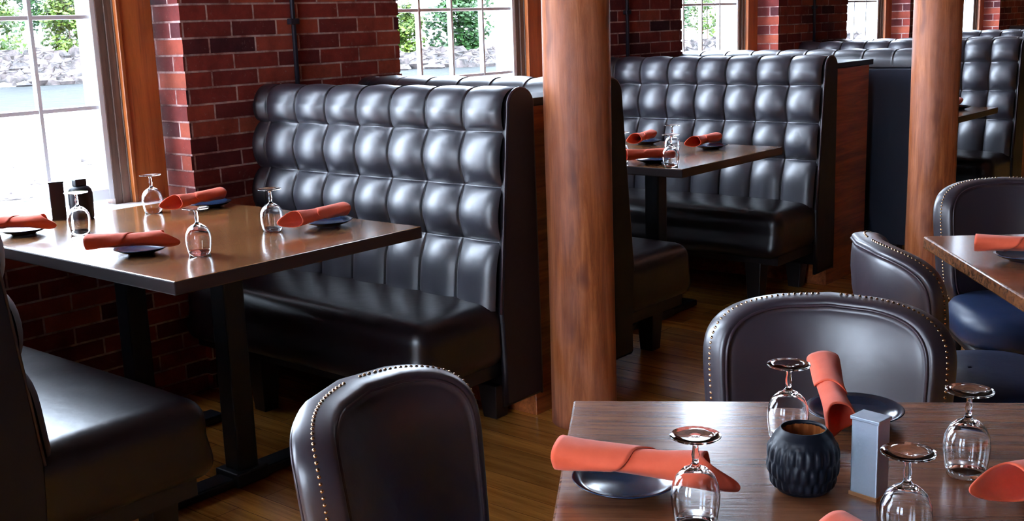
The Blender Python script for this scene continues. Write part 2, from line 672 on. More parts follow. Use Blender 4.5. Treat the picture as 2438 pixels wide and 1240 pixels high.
def make_window():
    root = bpy.data.objects.new('window', None)
    COL.objects.link(root)
    f = MB()                     # sash: stiles and rails
    y0, y1 = YW, YW + 0.04
    f.box(GL - 0.02, GL + 0.015, y0, y1, ZS + 0.02, ZH - 0.02)
    f.box(GR - 0.012, GR + 0.01, y0, y1, ZS + 0.02, ZH - 0.02)
    f.box(GL, GR, y0 + 0.001, y1 - 0.001, ZS + 0.02, ZS + 0.06)
    f.box(GL, GR, y0 + 0.001, y1 - 0.001, ZH - 0.06, ZH - 0.02)
    f.box(GL, GR, y0 - 0.004, y1 + 0.004, 1.875, 1.92)
    f.build('sash', M['white'], root, 0.003)
    m = MB()
    for x in MUNT_X:
        m.box(x - 0.0075, x + 0.0075, YW + 0.006, YW + 0.032, ZS + 0.05, ZH - 0.05)
    for z in MUNT_Z:
        m.box(GL, GR, YW + 0.008, YW + 0.030, z - 0.0075, z + 0.0075)
    m.build('muntins', M['mull'], root, 0.002)
    g = MB().box(GL, GR, YW + 0.017, YW + 0.020, ZS + 0.05, ZH - 0.05)
    g.build('pane', M['pane'], root)
    j = MB()                     # brown inner jamb with stepped stop
    for s, x0 in ((1, GR + 0.008), (-1, GL - 0.018)):
        for a, b, ya in ((0, 0.030, YW - 0.003), (0.030, 0.058, YW - 0.010), (0.058, 0.075, YW - 0.016)):
            xa, xb = x0 + s * a, x0 + s * b
            j.box(min(xa, xb), max(xa, xb), ya, YW + 0.05, ZS, ZH)
    j.build('jamb', M['jamb'], root, 0.002)
    c = MB()
    c.box(2.262, 2.405, YW - 0.026, YW + 0.05, ZS - 0.005, ZH + 0.08)
    c.box(OPEN_L - 0.01, 1.185 + 0.0, YW - 0.055, YW + 0.05, ZS, ZH) if False else None
    c.box(OPEN_L + 0.0, OPEN_L + 0.02, YW - 0.05, YW + 0.05, ZS, ZH)
    c.box(1.1, 2.5, YW - 0.055, YW + 0.05, ZH - 0.02, ZH + 0.12)
    c.build('casing', M['casing'], root, 0.004)
    b = MB().box(2.255, 2.270, YW - 0.036, YW - 0.01, ZS, ZH)
    b.build('casing_bead', M['casing'], root, 0.003)
    s = MB().box(OPEN_L + 0.005, 2.395, YP + 0.012, YW + 0.03, ZS - 0.035, ZS)
    s.build('stool', M['white'], root, 0.004)
    e = MB()                     # white outer reveal and sill
    e.box(GR + 0.012, GR + 0.10, YW + 0.05, YW + 0.14, ZS - 0.05, ZH)
    e.box(GL - 0.10, GL - 0.02, YW + 0.05, YW + 0.14, ZS - 0.05, ZH)
    e.box(GL - 0.10, GR + 0.10, YW + 0.05, YW + 0.16, ZS - 0.06, ZS + 0.01)
    e.build('outer_reveal', M['white'], root)
    return root


w0 = make_window()
for i, k in enumerate([0] + [k for k in range(K0, K1 + 1) if k != 0]):
    w = w0 if k == 0 else copy_tree(w0)
    w.name = 'window_%d' % (i + 1)
    w.location = (k * P, 0, 0)
    structure(w, cat='window')
    w['label'] = {0: 'window at the left edge with river view over the nearest booth table',
                  1: 'window with a green tree behind it, above the large tufted booth back',
                  2: 'window just right of the near log post, above the second tufted booth',
                  3: 'narrow slice of window left of the far log post',
                  4: 'narrow slice of window right of the far log post'}.get(k, 'tall multi-pane window further along the brick wall')


for i, ty in enumerate((-1.35, 0.2)):  # extra out-of-view windows, added to brighten booth backs and chairs from the left
    w = copy_tree(w0)
    w.name = 'window_%d' % (K1 - K0 + 2 + i)
    w.location = (XL0 + YP, ty, 0)
    w.rotation_euler = (0, 0, R_(90))
    structure(w, 'added unseen window in the end wall left of the camera, brightening the room', 'window')


# ------------------------------------------------------------------ log posts
def log_post(x, y, label, seed, r0, r1, lean=(0, 0)):
    rnd = random.Random(seed)
    ph = [rnd.uniform(0, 6.28) for _ in range(6)]
    rows = []
    nz, na = 90, 48
    for i in range(nz + 1):
        z = ZC * i / nz
        t = z / ZC
        r = r0 + (r1 - r0) * t
        row = []
        for k in range(na):
            a = 2 * math.pi * k / na
            rr = r * (1 + 0.014 * math.sin(2 * a + ph[0] + z) + 0.010 * math.sin(3 * a + ph[1] - 2.1 * z)
                      + 0.008 * math.sin(z * 4.3 + ph[2]) + 0.006 * math.sin(5 * a + z * 6 + ph[3]))
            row.append((rr * math.cos(a) + lean[0] * t, rr * math.sin(a) + lean[1] * t, z))
        rows.append(row)
    mb = MB().grid(rows, closed_u=True)
    mb.f.append(tuple(range(na - 1, -1, -1))); mb.sm.append(False); mb.mi.append(0)
    o = nz * na
    mb.f.append(tuple(o + j for j in range(na))); mb.sm.append(False); mb.mi.append(0)
    return tag(mb.build('log_post', M['log'], loc=(x, y, 0)), label, 'post', None)


log_post(2.965, 2.215, 'round weathered log post standing in front of the first tufted booth end', 3, 0.112, 0.101)
log_post(5.275, 1.885, 'round log post on the right, standing behind the nailhead chairs', 8, 0.108, 0.104)


# ------------------------------------------------------------------ booths
def booth(s, L, ncol, pitch, label, W_=0.40):
    """tufted bench. local y runs from the aisle end (0) to the brick wall (L);
    s=-1: seat towards -x (back rises on +x side); s=+1: mirrored. local x=0 is the seat crease."""
    root = thing('tufted_booth_bench', label, 'booth')
    # ---- path of the backrest in (d, z): d grows backwards from the crease
    def front(z):
        return -0.018 + (z - 0.42) * 0.10
    path = []      # (d, z, nd, nz, rowfrac, row)
    edges = [0.43, 0.653, 0.829, 1.006]
    ns = 12
    for r in range(3):
        a, b = edges[r], edges[r + 1]
        for i in range(ns):
            t = 0.5 - 0.5 * math.cos(math.pi * i / ns)
            z = a + (b - a) * t
            path.append((front(z), z, -0.996, 0.085, t, r))
    # last row: front up to the roll and over it
    ZT = 1.085
    n4 = 8
    tot = 12 + 12
    cnt = 0
    seq = []
    for i in range(n4):
        t = i / n4
        t = 1 - (1 - t) ** 1.0
        z = 1.006 + (ZT - 1.006) * t ** 1.3
        seq.append((front(z), z, -0.996, 0.085))
    cx_, rx, rz = front(ZT) + 0.052, 0.052, 0.045
    for i in range(15):
        a = math.pi * (1 - i / 14)
        seq.append((cx_ + rx * math.cos(a), ZT + rz * math.sin(a), math.cos(a), math.sin(a)))
    d_rear = cx_ + rx
    seq.append((d_rear, ZT - 0.03, 1, 0))
    m = len(seq)
    for i, q in enumerate(seq):
        path.append((*q, i / (m - 1), 3))
    # ---- columns
    ys = []
    nc = 14
    for c in range(ncol):
        for i in range(nc):
            t = 0.5 - 0.5 * math.cos(math.pi * i / nc)
            ys.append(((c + t) * pitch, t, c))
    ys = [(min(y, L), t, c) for y, t, c in ys if y < L - 1e-4]
    ys.append((L, 0.98 if L < ncol * pitch - 1e-3 else 1.0, ncol - 1))
    A = 0.056
    rows = []
    for (d, z, nd, nz, tv, r) in path:
        row = []
        for (y, tu, c) in ys:
            bu = math.sin(math.pi * tu) ** 0.7 if 0 < tu < 1 else 0.0
            if c == 0 and tu < 0.5:
                fu = 1 - abs(2 * tu - 1) ** 5 * 0.75   # flat out to the aisle end
                bu = max(bu, 0.8 - 0.4 * abs(2 * tu - 1) ** 5)
            else:
                fu = max(0.0, 1 - abs(2 * tu - 1) ** 2.1) ** 0.56
            if r == 3:
                e = min(1, tv / 0.34)
                fv = max(0.0, 1 - (1 - e) ** 2.3) ** 0.6
                bv = math.sin(math.pi / 2 * e) ** 0.7
                k_ = min(1, max(0, (tv - 0.30) / 0.35))
                h = A * (0.30 * fu * (1 - k_) + 0.22 * bu * fv * (1 - 0.75 * k_) + 0.26 * bv * (1 - 0.35 * k_) + 0.22 * fu * fv * (1 - 0.75 * k_))
            else:
                if r == 0:
                    e = min(1, (1 - tv) * 2)
                    fv = max(0.0, 1 - (1 - e) ** 2.3) ** 0.60
                    bv = math.sin(math.pi / 2 * e) ** 0.7
                else:
                    fv = max(0.0, 1 - abs(2 * tv - 1) ** 2.3) ** 0.60
                    bv = math.sin(math.pi * tv) ** 0.7 if 0 < tv < 1 else 0.0
                gu = fu if (c == 0 and tu < 0.5) else (math.sin(math.pi * tu) ** (0.38 + 0.9 * (1 - bv)) if 0 < tu < 1 else 0.0)
                gv = fv ** 0.8
                h = A * (0.30 * bv + 0.45 * gu * (0.35 + 0.65 * gv) + 0.25 * gu * gv)
            if 0.004 < tu < 0.03 and c > 0:
                h += 0.0040       # stitched lip beside each seam
            row.append((-s * (d + nd * h), y + 0.008, z + nz * h))
        rows.append(row)
    # rear skin down to the floor gap and inner closing faces
    back = MB()
    back.grid(rows, flip=(s < 0))
    # core behind the tufts
    dr = d_rear
    c0 = MB()
    prof = [(0.035, 0.26), (0.035, 0.9), (0.062, 1.06), (0.075, 1.10), (dr - 0.03, 1.10), (dr - 0.008, 1.07), (dr, 1.04), (dr + 0.008, 0.12), (0.10, 0.12), (0.07, 0.24)]
    vs = [(-s * d, 0.006, z) for d, z in prof] + [(-s * d, L, z) for d, z in prof]
    n = len(prof)
    fs = [tuple(range(n)), tuple(range(2 * n - 1, n - 1, -1))] + [(i, i + n, (i + 1) % n + n, (i + 1) % n) for i in range(n)]
    if s > 0:
        fs = [tuple(reversed(f)) for f in fs]
    c0.add(vs, fs, False)
    bk = back.build('backrest', M['booth'], root)
    c0.build('back_shell', M['rear'] if s > 0 else M['boothside'], root)
    # ---- aisle side panel with its piping
    pp = []
    for z in (0.10, 0.25, 0.42, 0.6, 0.8, 1.0, ZT):
        pp.append((front(max(z, 0.42)) - 0.012 + (0.0 if z > 0.3 else 0.01), z))
    for i in range(1, 14):
        a = math.pi * (1 - i / 14)
        pp.append((cx_ + (rx + 0.012) * math.cos(a), ZT + (rz + 0.012) * math.sin(a)))
    pp += [(d_rear + 0.010, ZT), (d_rear + 0.014, 0.6), (d_rear + 0.018, 0.10)]
    y0, y1 = -0.010, 0.012
    n = len(pp)
    cd, cz = sum(p[0] for p in pp) / n, sum(p[1] for p in pp) / n
    ins = [(cd + (d - cd) * 0.93, cz + (z - cz) * 0.985) for d, z in pp]
    vs = [(-s * d, y0, z) for d, z in ins] + [(-s * d, y0 + 0.010, z) for d, z in pp] + [(-s * d, y1, z) for d, z in pp]
    fs = [tuple(range(n))] + [(i, i + n, (i + 1) % n + n, (i + 1) % n) for i in range(n)] + \
         [(i + n, i + 2 * n, (i + 1) % n + 2 * n, (i + 1) % n + n) for i in range(n)] + [tuple(range(3 * n - 1, 2 * n - 1, -1))]
    if s > 0:
        fs = [tuple(reversed(f)) for f in fs]
    sp_ = MB().add(vs, fs, True)
    sp_.sm[0] = False
    side = sp_.build('side_panel', M['boothside'], root)
    MB().tube([(-s * d, y0 + 0.006, z) for d, z in pp[2:]], 0.0045, 6).build('piping', M['piping'], side)
    # ---- seat
    st = MB()
    st.roundbox(-W_, 0.02, 0.0, L - 0.01, 0.235, 0.452, 0.062, 6, 0.014)
    st.xform(lambda p: (-s * (p[0] - (0.028 if p[2] < 0.35 else 0.0) * (0.35 - p[2]) / 0.12 if p[0] < -0.2 else p[0]), p[1], p[2]))
    if s > 0:
        st.f = [tuple(reversed(f)) for f in st.f]
    seat = st.build('seat', M['seat'], root)
    ap = MB().box(min(s * (W_ - 0.05), -s * 0.02), max(s * (W_ - 0.05), -s * 0.02), 0.03, L - 0.02, 0.20, 0.245)
    ap.build('seat_rail', M['leg'], root)
    for (d, y) in ((0.09 - W_, 0.16), (0.09 - W_, L - 0.35), (0.11, 0.16), (0.11, L - 0.35)):
        lg = MB()
        w1, w2 = 0.042, 0.030
        zt_ = 0.205 if d < 0 else 0.125
        X = -s * d
        v = [(X - w2, y - w2, 0), (X + w2, y - w2, 0), (X + w2, y + w2, 0), (X - w2, y + w2, 0),
             (X - w1, y - w1, zt_), (X + w1, y - w1, zt_), (X + w1, y + w1, zt_), (X - w1, y + w1, zt_)]
        lg.add(v, [(0, 3, 2, 1), (4, 5, 6, 7), (0, 1, 5, 4), (1, 2, 6, 5), (2, 3, 7, 6), (3, 0, 4, 7)], False)
        lg.build('leg', M['leg'], root, 0.003)
    return root


XB, XR = 2.71, 1.09           # seat creases in bay 0
YE = 2.335                    # aisle end of the first bays
YE2 = 2.13                    # longer booths further on
LB, LB2 = YP - YE - 0.004, YP - YE2 - 0.004
GB = 'tufted booth benches along the brick wall'
fB = booth(-1, LB, 8, 0.170, 'large black tufted booth bench in the middle, facing the nearest booth table', 0.40)
fB.location = (XB, YE, 0); fB['group'] = GB
o = copy_tree(fB); o.location = (XB + P, YE, 0)
tag(o, 'black tufted booth bench between the two log posts, its whole back in view')
fR = booth(1, LB, 8, 0.170, 'dark booth bench at the lower left corner with a shining white-lit seat', 0.48)
fR.location = (XR, YE, 0); fR['group'] = GB
o = copy_tree(fR); o.location = (XR + P, YE, 0)
tag(o, 'dark booth bench mostly hidden behind the near log post, end of seat showing')
fB2 = booth(-1, LB2, 9, 0.165, 'tufted booth bench at the upper right, just right of the far log post', 0.40)
fB2.location = (XB + 2 * P, YE2, 0); fB2['group'] = GB
fR2 = booth(1, LB2, 9, 0.165, 'booth bench seen from behind as a flat navy back, left of the far log post', 0.33)
fR2.location = (XR + 2 * P + 0.24, YE2, 0); fR2['group'] = GB
for k in (3, 4):
    o = copy_tree(fR2); o.location = (XR + k * P, YE2, 0)
    tag(o, {3: 'booth whose pale top edge shows above the tufted back at the upper right',
            4: 'farthest booth, only its top edge showing at the right margin'}[k])
    o = copy_tree(fB2); o.location = (XB + k * P, YE2, 0)
    tag(o, {3: 'tufted booth back peeping over the one at the upper right',
            4: 'last booth back at the far right margin'}[k])


# ------------------------------------------------------------------ dividers between the booths
def divider(x0, x1, y0, label):
    root = thing('booth_divider', label, 'divider', (x0, y0, 0), 0, 'wooden dividers between booth backs')
    w = x1 - x0
    MB().box(0, w, 0, YP - y0 - 0.004, 0.0, 1.075).build('board_panel', M['divider'], root, 0.003)
    MB().box(-0.004, w + 0.012, -0.018, YP - y0 - 0.004, 1.075, 1.102).build('cap', M['darkmetal'], root, 0.004)
    return root


divider(2.902, 3.150, 2.375, 'narrow orange-brown wood divider beside the large booth, half hidden by the near post')
divider(5.228, 5.690, 2.375, 'red-brown wood divider at the end of the second tufted booth')
divider(7.556, 7.80, 2.17, 'wood divider at the right margin behind the third tufted booth')


# ------------------------------------------------------------------ pipes on the piers
pipe_labels = ['thin black pipe on the brick pier above the large booth',
               'thin black pipe on the brick pier just right of the near post',
               'thin black pipe on the brick pier above the navy booth back']
pipe0 = None
for k in range(3):
    if pipe0 is None:
        pipe0 = thing('wall_pipe', pipe_labels[0], 'pipe', (2.929, YP - 0.016, 0), 0, 'thin pipes on the brick piers')
        MB().tube([(0, 0, 0.03), (0, 0, ZC - 0.01)], 0.0095, 10).build('pipe', M['pipe'], pipe0)
        for z in (0.5, 1.37, 2.3):
            MB().box(-0.022, 0.022, -0.013, 0.013, z, z + 0.022).build('clamp', M['pipe'], pipe0, 0.003)
    else:
        o = copy_tree(pipe0); o.location = (2.929 + k * P, YP - 0.016, 0); tag(o, pipe_labels[k])


# ------------------------------------------------------------------ tables
def tabletop(mb, w, d, z, t):
    mb.box(0, w, 0, d, z - t, z)


def booth_table(label, d):
    root = thing('booth_table', label, 'table', (0, 0, 0), 0, 'rectangular booth tables')
    w, t = 0.857, 0.036
    tb = MB().box(0, w, 0, d, 0.76 - t, 0.76)
    tb.mi = [0, 0, 1, 1, 1, 1]
    tb.build('tabletop', [M['table'], M['tableedge']], root, 0.004)
    for y in (0.40, d - 0.27):
        c = MB().box(w / 2 - 0.036, w / 2 + 0.036, y - 0.036, y + 0.036, 0.022, 0.72)
        c.build('column', M['darkmetal'], root, 0.006)
        f = MB()
        f.box(w / 2 - 0.29, w / 2 + 0.29, y - 0.04, y + 0.04, 0.006, 0.034)
        f.box(w / 2 - 0.06, w / 2 + 0.06, y - 0.055, y + 0.055, 0.006, 0.05)
        f.build('foot', M['darkmetal'], root, 0.006)
        MB().box(w / 2 - 0.24, w / 2 + 0.24, y - 0.05, y + 0.05, 0.70, 0.724).build('top_plate', M['darkmetal'], root)
    return root


t0 = booth_table('large brown booth table by the left window, nearest of the booth tables', YP - 0.035 - 2.355)
t0.location = (1.505, 2.355, 0)
t1 = copy_tree(t0); t1.location = (1.475 + P, 2.335, 0)
tag(t1, 'brown booth table just right of the near log post')
t2 = copy_tree(t0); t2.location = (1.48 + 2 * P, 2.12, 0); t2.scale = (1, 1.17, 1)
tag(t2, 'booth table at the upper right, its corner showing right of the far post')


def free_table(label, w, d, loc, ang, z=0.72):
    """origin at the far left corner; local x runs along the edge towards the camera, local y across"""
    root = thing('dining_table', label, 'table', loc, ang)
    t = 0.034
    MB().box(0, w, 0, d, z - t, z).build('tabletop', M['tablef'], root, 0.004)
    MB().box(w / 2 - 0.04, w / 2 + 0.04, d / 2 - 0.04, d / 2 + 0.04, 0.03, z - t - 0.003).build('column', M['darkmetal'], root, 0.006)
    for a in (0, 1):
        f = MB()
        if a:
            f.box(w / 2 - 0.26, w / 2 + 0.26, d / 2 - 0.035, d / 2 + 0.035, 0.005, 0.032)
        else:
            f.box(w / 2 - 0.035, w / 2 + 0.035, d / 2 - 0.26, d / 2 + 0.26, 0.005, 0.034)
        f.build('foot', M['darkmetal'], root, 0.006)
    MB().box(w / 2 - 0.15, w / 2 + 0.15, d / 2 - 0.15, d / 2 + 0.15, z - t - 0.012, z - t + 0.002).build('top_plate', M['darkmetal'], root)
    return root


M['tablef'] = wood('dark_brown_tabletop_near', (0.10, 0.036, 0.018), (0.30, 0.115, 0.048), 0.25, 'y', 1.3, 0.30, 0.14)
AF = R_(213.8)
free_table('dark brown dining table filling the lower right, set with glasses and orange napkins', 0.74, -0.84, (1.445, 1.102, 0), AF) if False else None


def ftable(label, c, ang_deg, w, d):
    # table whose far left corner is c; edge of length w goes along ang, the other of length d along ang+90
    return free_table(label, w, d, (c[0], c[1], 0), R_(ang_deg))


ftable('dark brown dining table filling the lower right, set with glasses and orange napkins', (1.445, 1.102), 213.5, 0.72, 0.80)
ftable('dark dining table corner at the right margin between nailhead chairs', (3.123, 1.131), 217.0, 0.75, 0.80)


# ------------------------------------------------------------------ nailhead chairs
def make_chair(label):
    root = thing('nailhead_chair', label, 'chair', (0, 0, 0), 0, 'barrel back nailhead chairs')
    RB, PM, T = 0.31, R_(47), 0.066     # arc radius, half angle, thickness
    ZB, ZT = 0.40, 0.772
    YC = 0.20                            # back centre behind the seat middle

    def P3(a, z, off):
        """a in -1..1 across, off: + towards the sitter (inside)"""
        q = (z - ZB) / (ZT - ZB)
        ph = a * PM * (0.86 + 0.14 * q)
        r = RB - off
        tilt = 0.055 * q
        return (r * math.sin(ph), YC - RB + r * math.cos(ph) + tilt, z)

    def contour(s):
        """rounded rectangle in (a, v), v in -1..1"""
        c, n_ = math.cos(s), math.sin(s)
        e = 2 / 5.6
        return (math.copysign(abs(c) ** e, c), math.copysign(abs(n_) ** e, n_))

    def az(u, v):
        zc, hz = (ZB + ZT) / 2, (ZT - ZB) / 2
        crown = 0.028 * (1 - u * u) if v > 0 else 0
        return u, zc + v * hz + crown * max(v, 0)

    NS = 96
    rows = []
    rho = [0.001, 0.2, 0.4, 0.6, 0.75, 0.83, 0.875, 0.895, 0.91, 0.93, 0.955]
    def thick(r_):
        if r_ < 0.88:
            return 0.5 + 0.22 * (1 - (r_ / 0.88) ** 4)
        if r_ < 0.90:
            return 0.46
        return 0.50
    for side in (1, -1):
        rr = rho if side > 0 else rho[::-1]
        for r_ in rr:
            row = []
            for k in range(NS):
                u, v = contour(2 * math.pi * k / NS)
                a, z = az(u * r_, v * r_)
                row.append(P3(a, z, side * T * thick(r_)))
            rows.append(row)
        if side > 0:     # edge band, gently rounded
            for th in (70, 50, 30, 10, -10, -30, -50, -70):
                ro = 0.955 + 0.045 * math.cos(R_(th)) ** 0.8
                row = []
                for k in range(NS):
                    u, v = contour(2 * math.pi * k / NS)
                    a, z = az(u * ro, v * ro)
                    row.append(P3(a, z, T * 0.5 * math.sin(R_(th)) * 1.02))
                rows.append(row)
    MB().grid(rows, closed_u=True).build('backrest', M['chair'], root)
    for side in (1, -1):
        pts = []
        for k in range(NS):
            u, v = contour(2 * math.pi * k / NS)
            a, z = az(u * 0.93, v * 0.93)
            pts.append(P3(a, z, side * T * 0.52))
        MB().tube(pts, 0.0032, 6, closed=True).build('piping', M['piping'], root)
    # nailheads along the middle of the band, skipping the bottom edge
    nb = MB()
    last = None
    acc = 0
    pos = []
    for k in range(2400):
        s = -math.pi / 2 + 0.62 + (2 * math.pi - 1.24) * k / 2399
        u, v = contour(s)
        a, z = az(u * 1.0, v * 1.0)
        p = Vector(P3(a, z, 0))
        if last is None or (p - last).length >= 0.0105:
            a2, z2 = az(u * 0.9, v * 0.9)
            nrm = (p - Vector(P3(a2, z2, 0))).normalized()
            pos.append((p, nrm))
            last = p
    for p, nrm in pos:
        t1_ = nrm.orthogonal().normalized()
        t2_ = nrm.cross(t1_)
        vs = [tuple(p + nrm * 0.0026)]
        for ring, (rad, h) in enumerate(((0.0024, 0.0018), (0.0036, -0.0006))):
            for j in range(6):
                q = 2 * math.pi * j / 6
                vs.append(tuple(p + (t1_ * math.cos(q) + t2_ * math.sin(q)) * rad + nrm * h))
        fs = [(0, 1 + j, 1 + (j + 1) % 6) for j in range(6)] + [(1 + j, 7 + j, 7 + (j + 1) % 6, 1 + (j + 1) % 6) for j in range(6)]
        nb.add(vs, fs)
    nb.build('nailhead_trim', M['brass'], root, merge=False)
    # seat: thick round-fronted cushion
    rows = []
    prof = [(0.02, 0.462), (0.5, 0.460), (0.8, 0.452), (0.93, 0.440), (0.985, 0.422), (1.0, 0.402), (0.985, 0.37), (0.95, 0.352), (0.0, 0.350)]
    for r_, z in prof:
        row = []
        for k in range(64):
            s = 2 * math.pi * k / 64
            c, n_ = math.cos(s), math.sin(s)
            e = 2 / 3.0
            x = math.copysign(abs(c) ** e, c) * 0.225
            y = math.copysign(abs(n_) ** e, n_) * 0.215 - 0.045
            row.append((x * r_, y * r_ if r_ > 0.01 else -0.045, z))
        rows.append(row)
    MB().grid(rows, closed_u=True, flip=True).build('seat', M['chairseat'], root)
    MB().roundbox(-0.20, 0.20, -0.235, 0.16, 0.315, 0.353, 0.015, 2).build('seat_frame', M['leg'], root)
    for (x, y) in ((-0.17, -0.20), (0.17, -0.20), (-0.15, 0.15), (0.15, 0.15)):
        sx_ = 1 if x > 0 else -1
        sy_ = 1 if y > 0 else -1
        MB().tube([(x, y, 0.33), (x + sx_ * 0.012, y + sy_ * 0.015, 0.15), (x + sx_ * 0.02, y + sy_ * 0.03, 0.0)],
                  lambda t: 0.021 - 0.008 * t, 10).build('leg', M['leg'], root)
    return root


# local +y points away from the sitter's front; facing bearing b (clockwise from +y) means rotz below
def chair_rot(bearing):
    # the chair's front is local -y; world front direction = (sin b, cos b)
    return math.pi - R_(bearing)


ch = make_chair('dark nailhead barrel chair at the bottom centre, left end of the near dining table')
chairs = [
    ((1.215, 1.095), 171, 'dark nailhead barrel chair at the bottom centre, left end of the near dining table'),
    ((1.820, 0.835), 249, 'nailhead chair directly behind the near dining table, smooth inner back facing us'),
    ((2.80, 0.885), 141, 'nailhead chair seen from behind at the left corner of the right-hand table'),
    ((3.605, 0.986), 236, 'nailhead chair at the top right, behind the right-hand table'),
]
for i, (xy, b, lab) in enumerate(chairs):
    o = ch if i == 0 else copy_tree(ch)
    o.scale = (1, 1, 1)
    o.location = (xy[0], xy[1], 0)
    o.rotation_euler = (0, 0, chair_rot(b))
    if i == 0:
        o.scale = (0.95, 1.0, 0.98)
    tag(o, lab)


# ------------------------------------------------------------------ glassware
def make_goblet():
    """stood upside down: rim on the table, foot on top"""
    root = thing('stemmed_glass', 'x', 'glass', (0, 0, 0), 0, 'upside-down stemmed glasses')
    H = 0.124
    out = [(0.0250, 0.0), (0.0275, 0.012), (0.0300, 0.028), (0.0308, 0.042), (0.0290, 0.056), (0.0235, 0.068), (0.0150, 0.076), (0.0070, 0.080), (0.0046, 0.084), (0.0, 0.0842)]
    inn = [(0.0, 0.0755), (0.0070, 0.0745), (0.0150, 0.0715), (0.0220, 0.0655), (0.0275, 0.055), (0.0294, 0.042), (0.0287, 0.028), (0.0263, 0.012), (0.0240, 0.0)]
    MB().lathe(out + [] , 40).lathe([(0.0, 0.0842)], 4) if False else None
    b = MB()
    prof = inn + [(0.0245, -0.0003)] + out
    rows = []
    for r, h in prof:
        rows.append([(max(r, 1e-5) * math.cos(2 * math.pi * k / 40), max(r, 1e-5) * math.sin(2 * math.pi * k / 40), h + 0.0006) for k in range(40)])
    b.grid(rows, closed_u=True)
    b.build('bowl', M['glass'], root)
    st = MB().lathe([(0.0044, 0.0850), (0.0040, 0.090), (0.0052, 0.0955), (0.0040, 0.101), (0.0038, 0.108), (0.0050, 0.1145)], 20)
    st.build('stem', M['glass'], root)
    ft = MB().lathe([(0.0060, 0.1150), (0.012, 0.1166), (0.022, 0.1180), (0.0312, 0.1195), (0.0318, 0.1204), (0.0312, 0.1212), (0.020, 0.1210), (0.008, 0.1204)], 40)
    ft.build('foot', M['glass'], root)
    return root


gob = make_goblet()
gl = [
    ((1.146, 0.686, 0.72), 'upside-down glass in front of the left-hand napkin on the near dining table'),
    ((1.474, 0.724, 0.72), 'upside-down glass behind the black candle holder on the near dining table'),
    ((1.240, 0.456, 0.72), 'upside-down glass at the bottom edge, right of the metal holder on the near table'),
    ((1.500, 0.472, 0.72), 'upside-down glass at the far right of the near dining table'),
    ((2.100, 3.368, 0.76), 'upside-down glass in front of the orange window casing on the nearest booth table'),
    ((1.742, 3.208, 0.76), 'upside-down glass before the black jar by the window'),
    ((1.744, 2.592, 0.76), 'upside-down glass near the front corner of the nearest booth table, right of a napkin'),
    ((2.079, 2.703, 0.76), 'upside-down glass against the large tufted back, left of a napkin roll'),
    ((3.869, 2.671, 0.76), 'upside-down glass beside the near post on the second booth table'),
    ((3.862, 2.425, 0.76), 'upside-down glass right of the front napkin on the second booth table'),
    ((4.211, 2.637, 0.76), 'upside-down glass in the middle of the second booth table, against the tufts'),
]
used = []
for i, (loc, lab) in enumerate(gl):
    place(gob, used, lab, loc, i * 0.7, None, (1.12, 1.12, 1.06) if loc[2] > 0.75 else (1.0, 1.0, 1.0))


# ------------------------------------------------------------------ plates
def make_plate():
    prof = [(0.0, 0.0), (0.036, 0.0), (0.038, 0.003), (0.060, 0.009), (0.0735, 0.0165), (0.0752, 0.0178), (0.0735, 0.0185), (0.060, 0.0125), (0.042, 0.0075), (0.0, 0.0065)]
    rows = [[(max(r, 1e-5) * math.cos(2 * math.pi * k / 56), max(r, 1e-5) * math.sin(2 * math.pi * k / 56), h + 0.0004) for k in range(56)] for r, h in prof]
    o = MB().grid(rows, closed_u=True, flip=False).build('side_plate', M['plate'])
    tag(o, 'x', 'plate', 'small navy side plates')
    return o


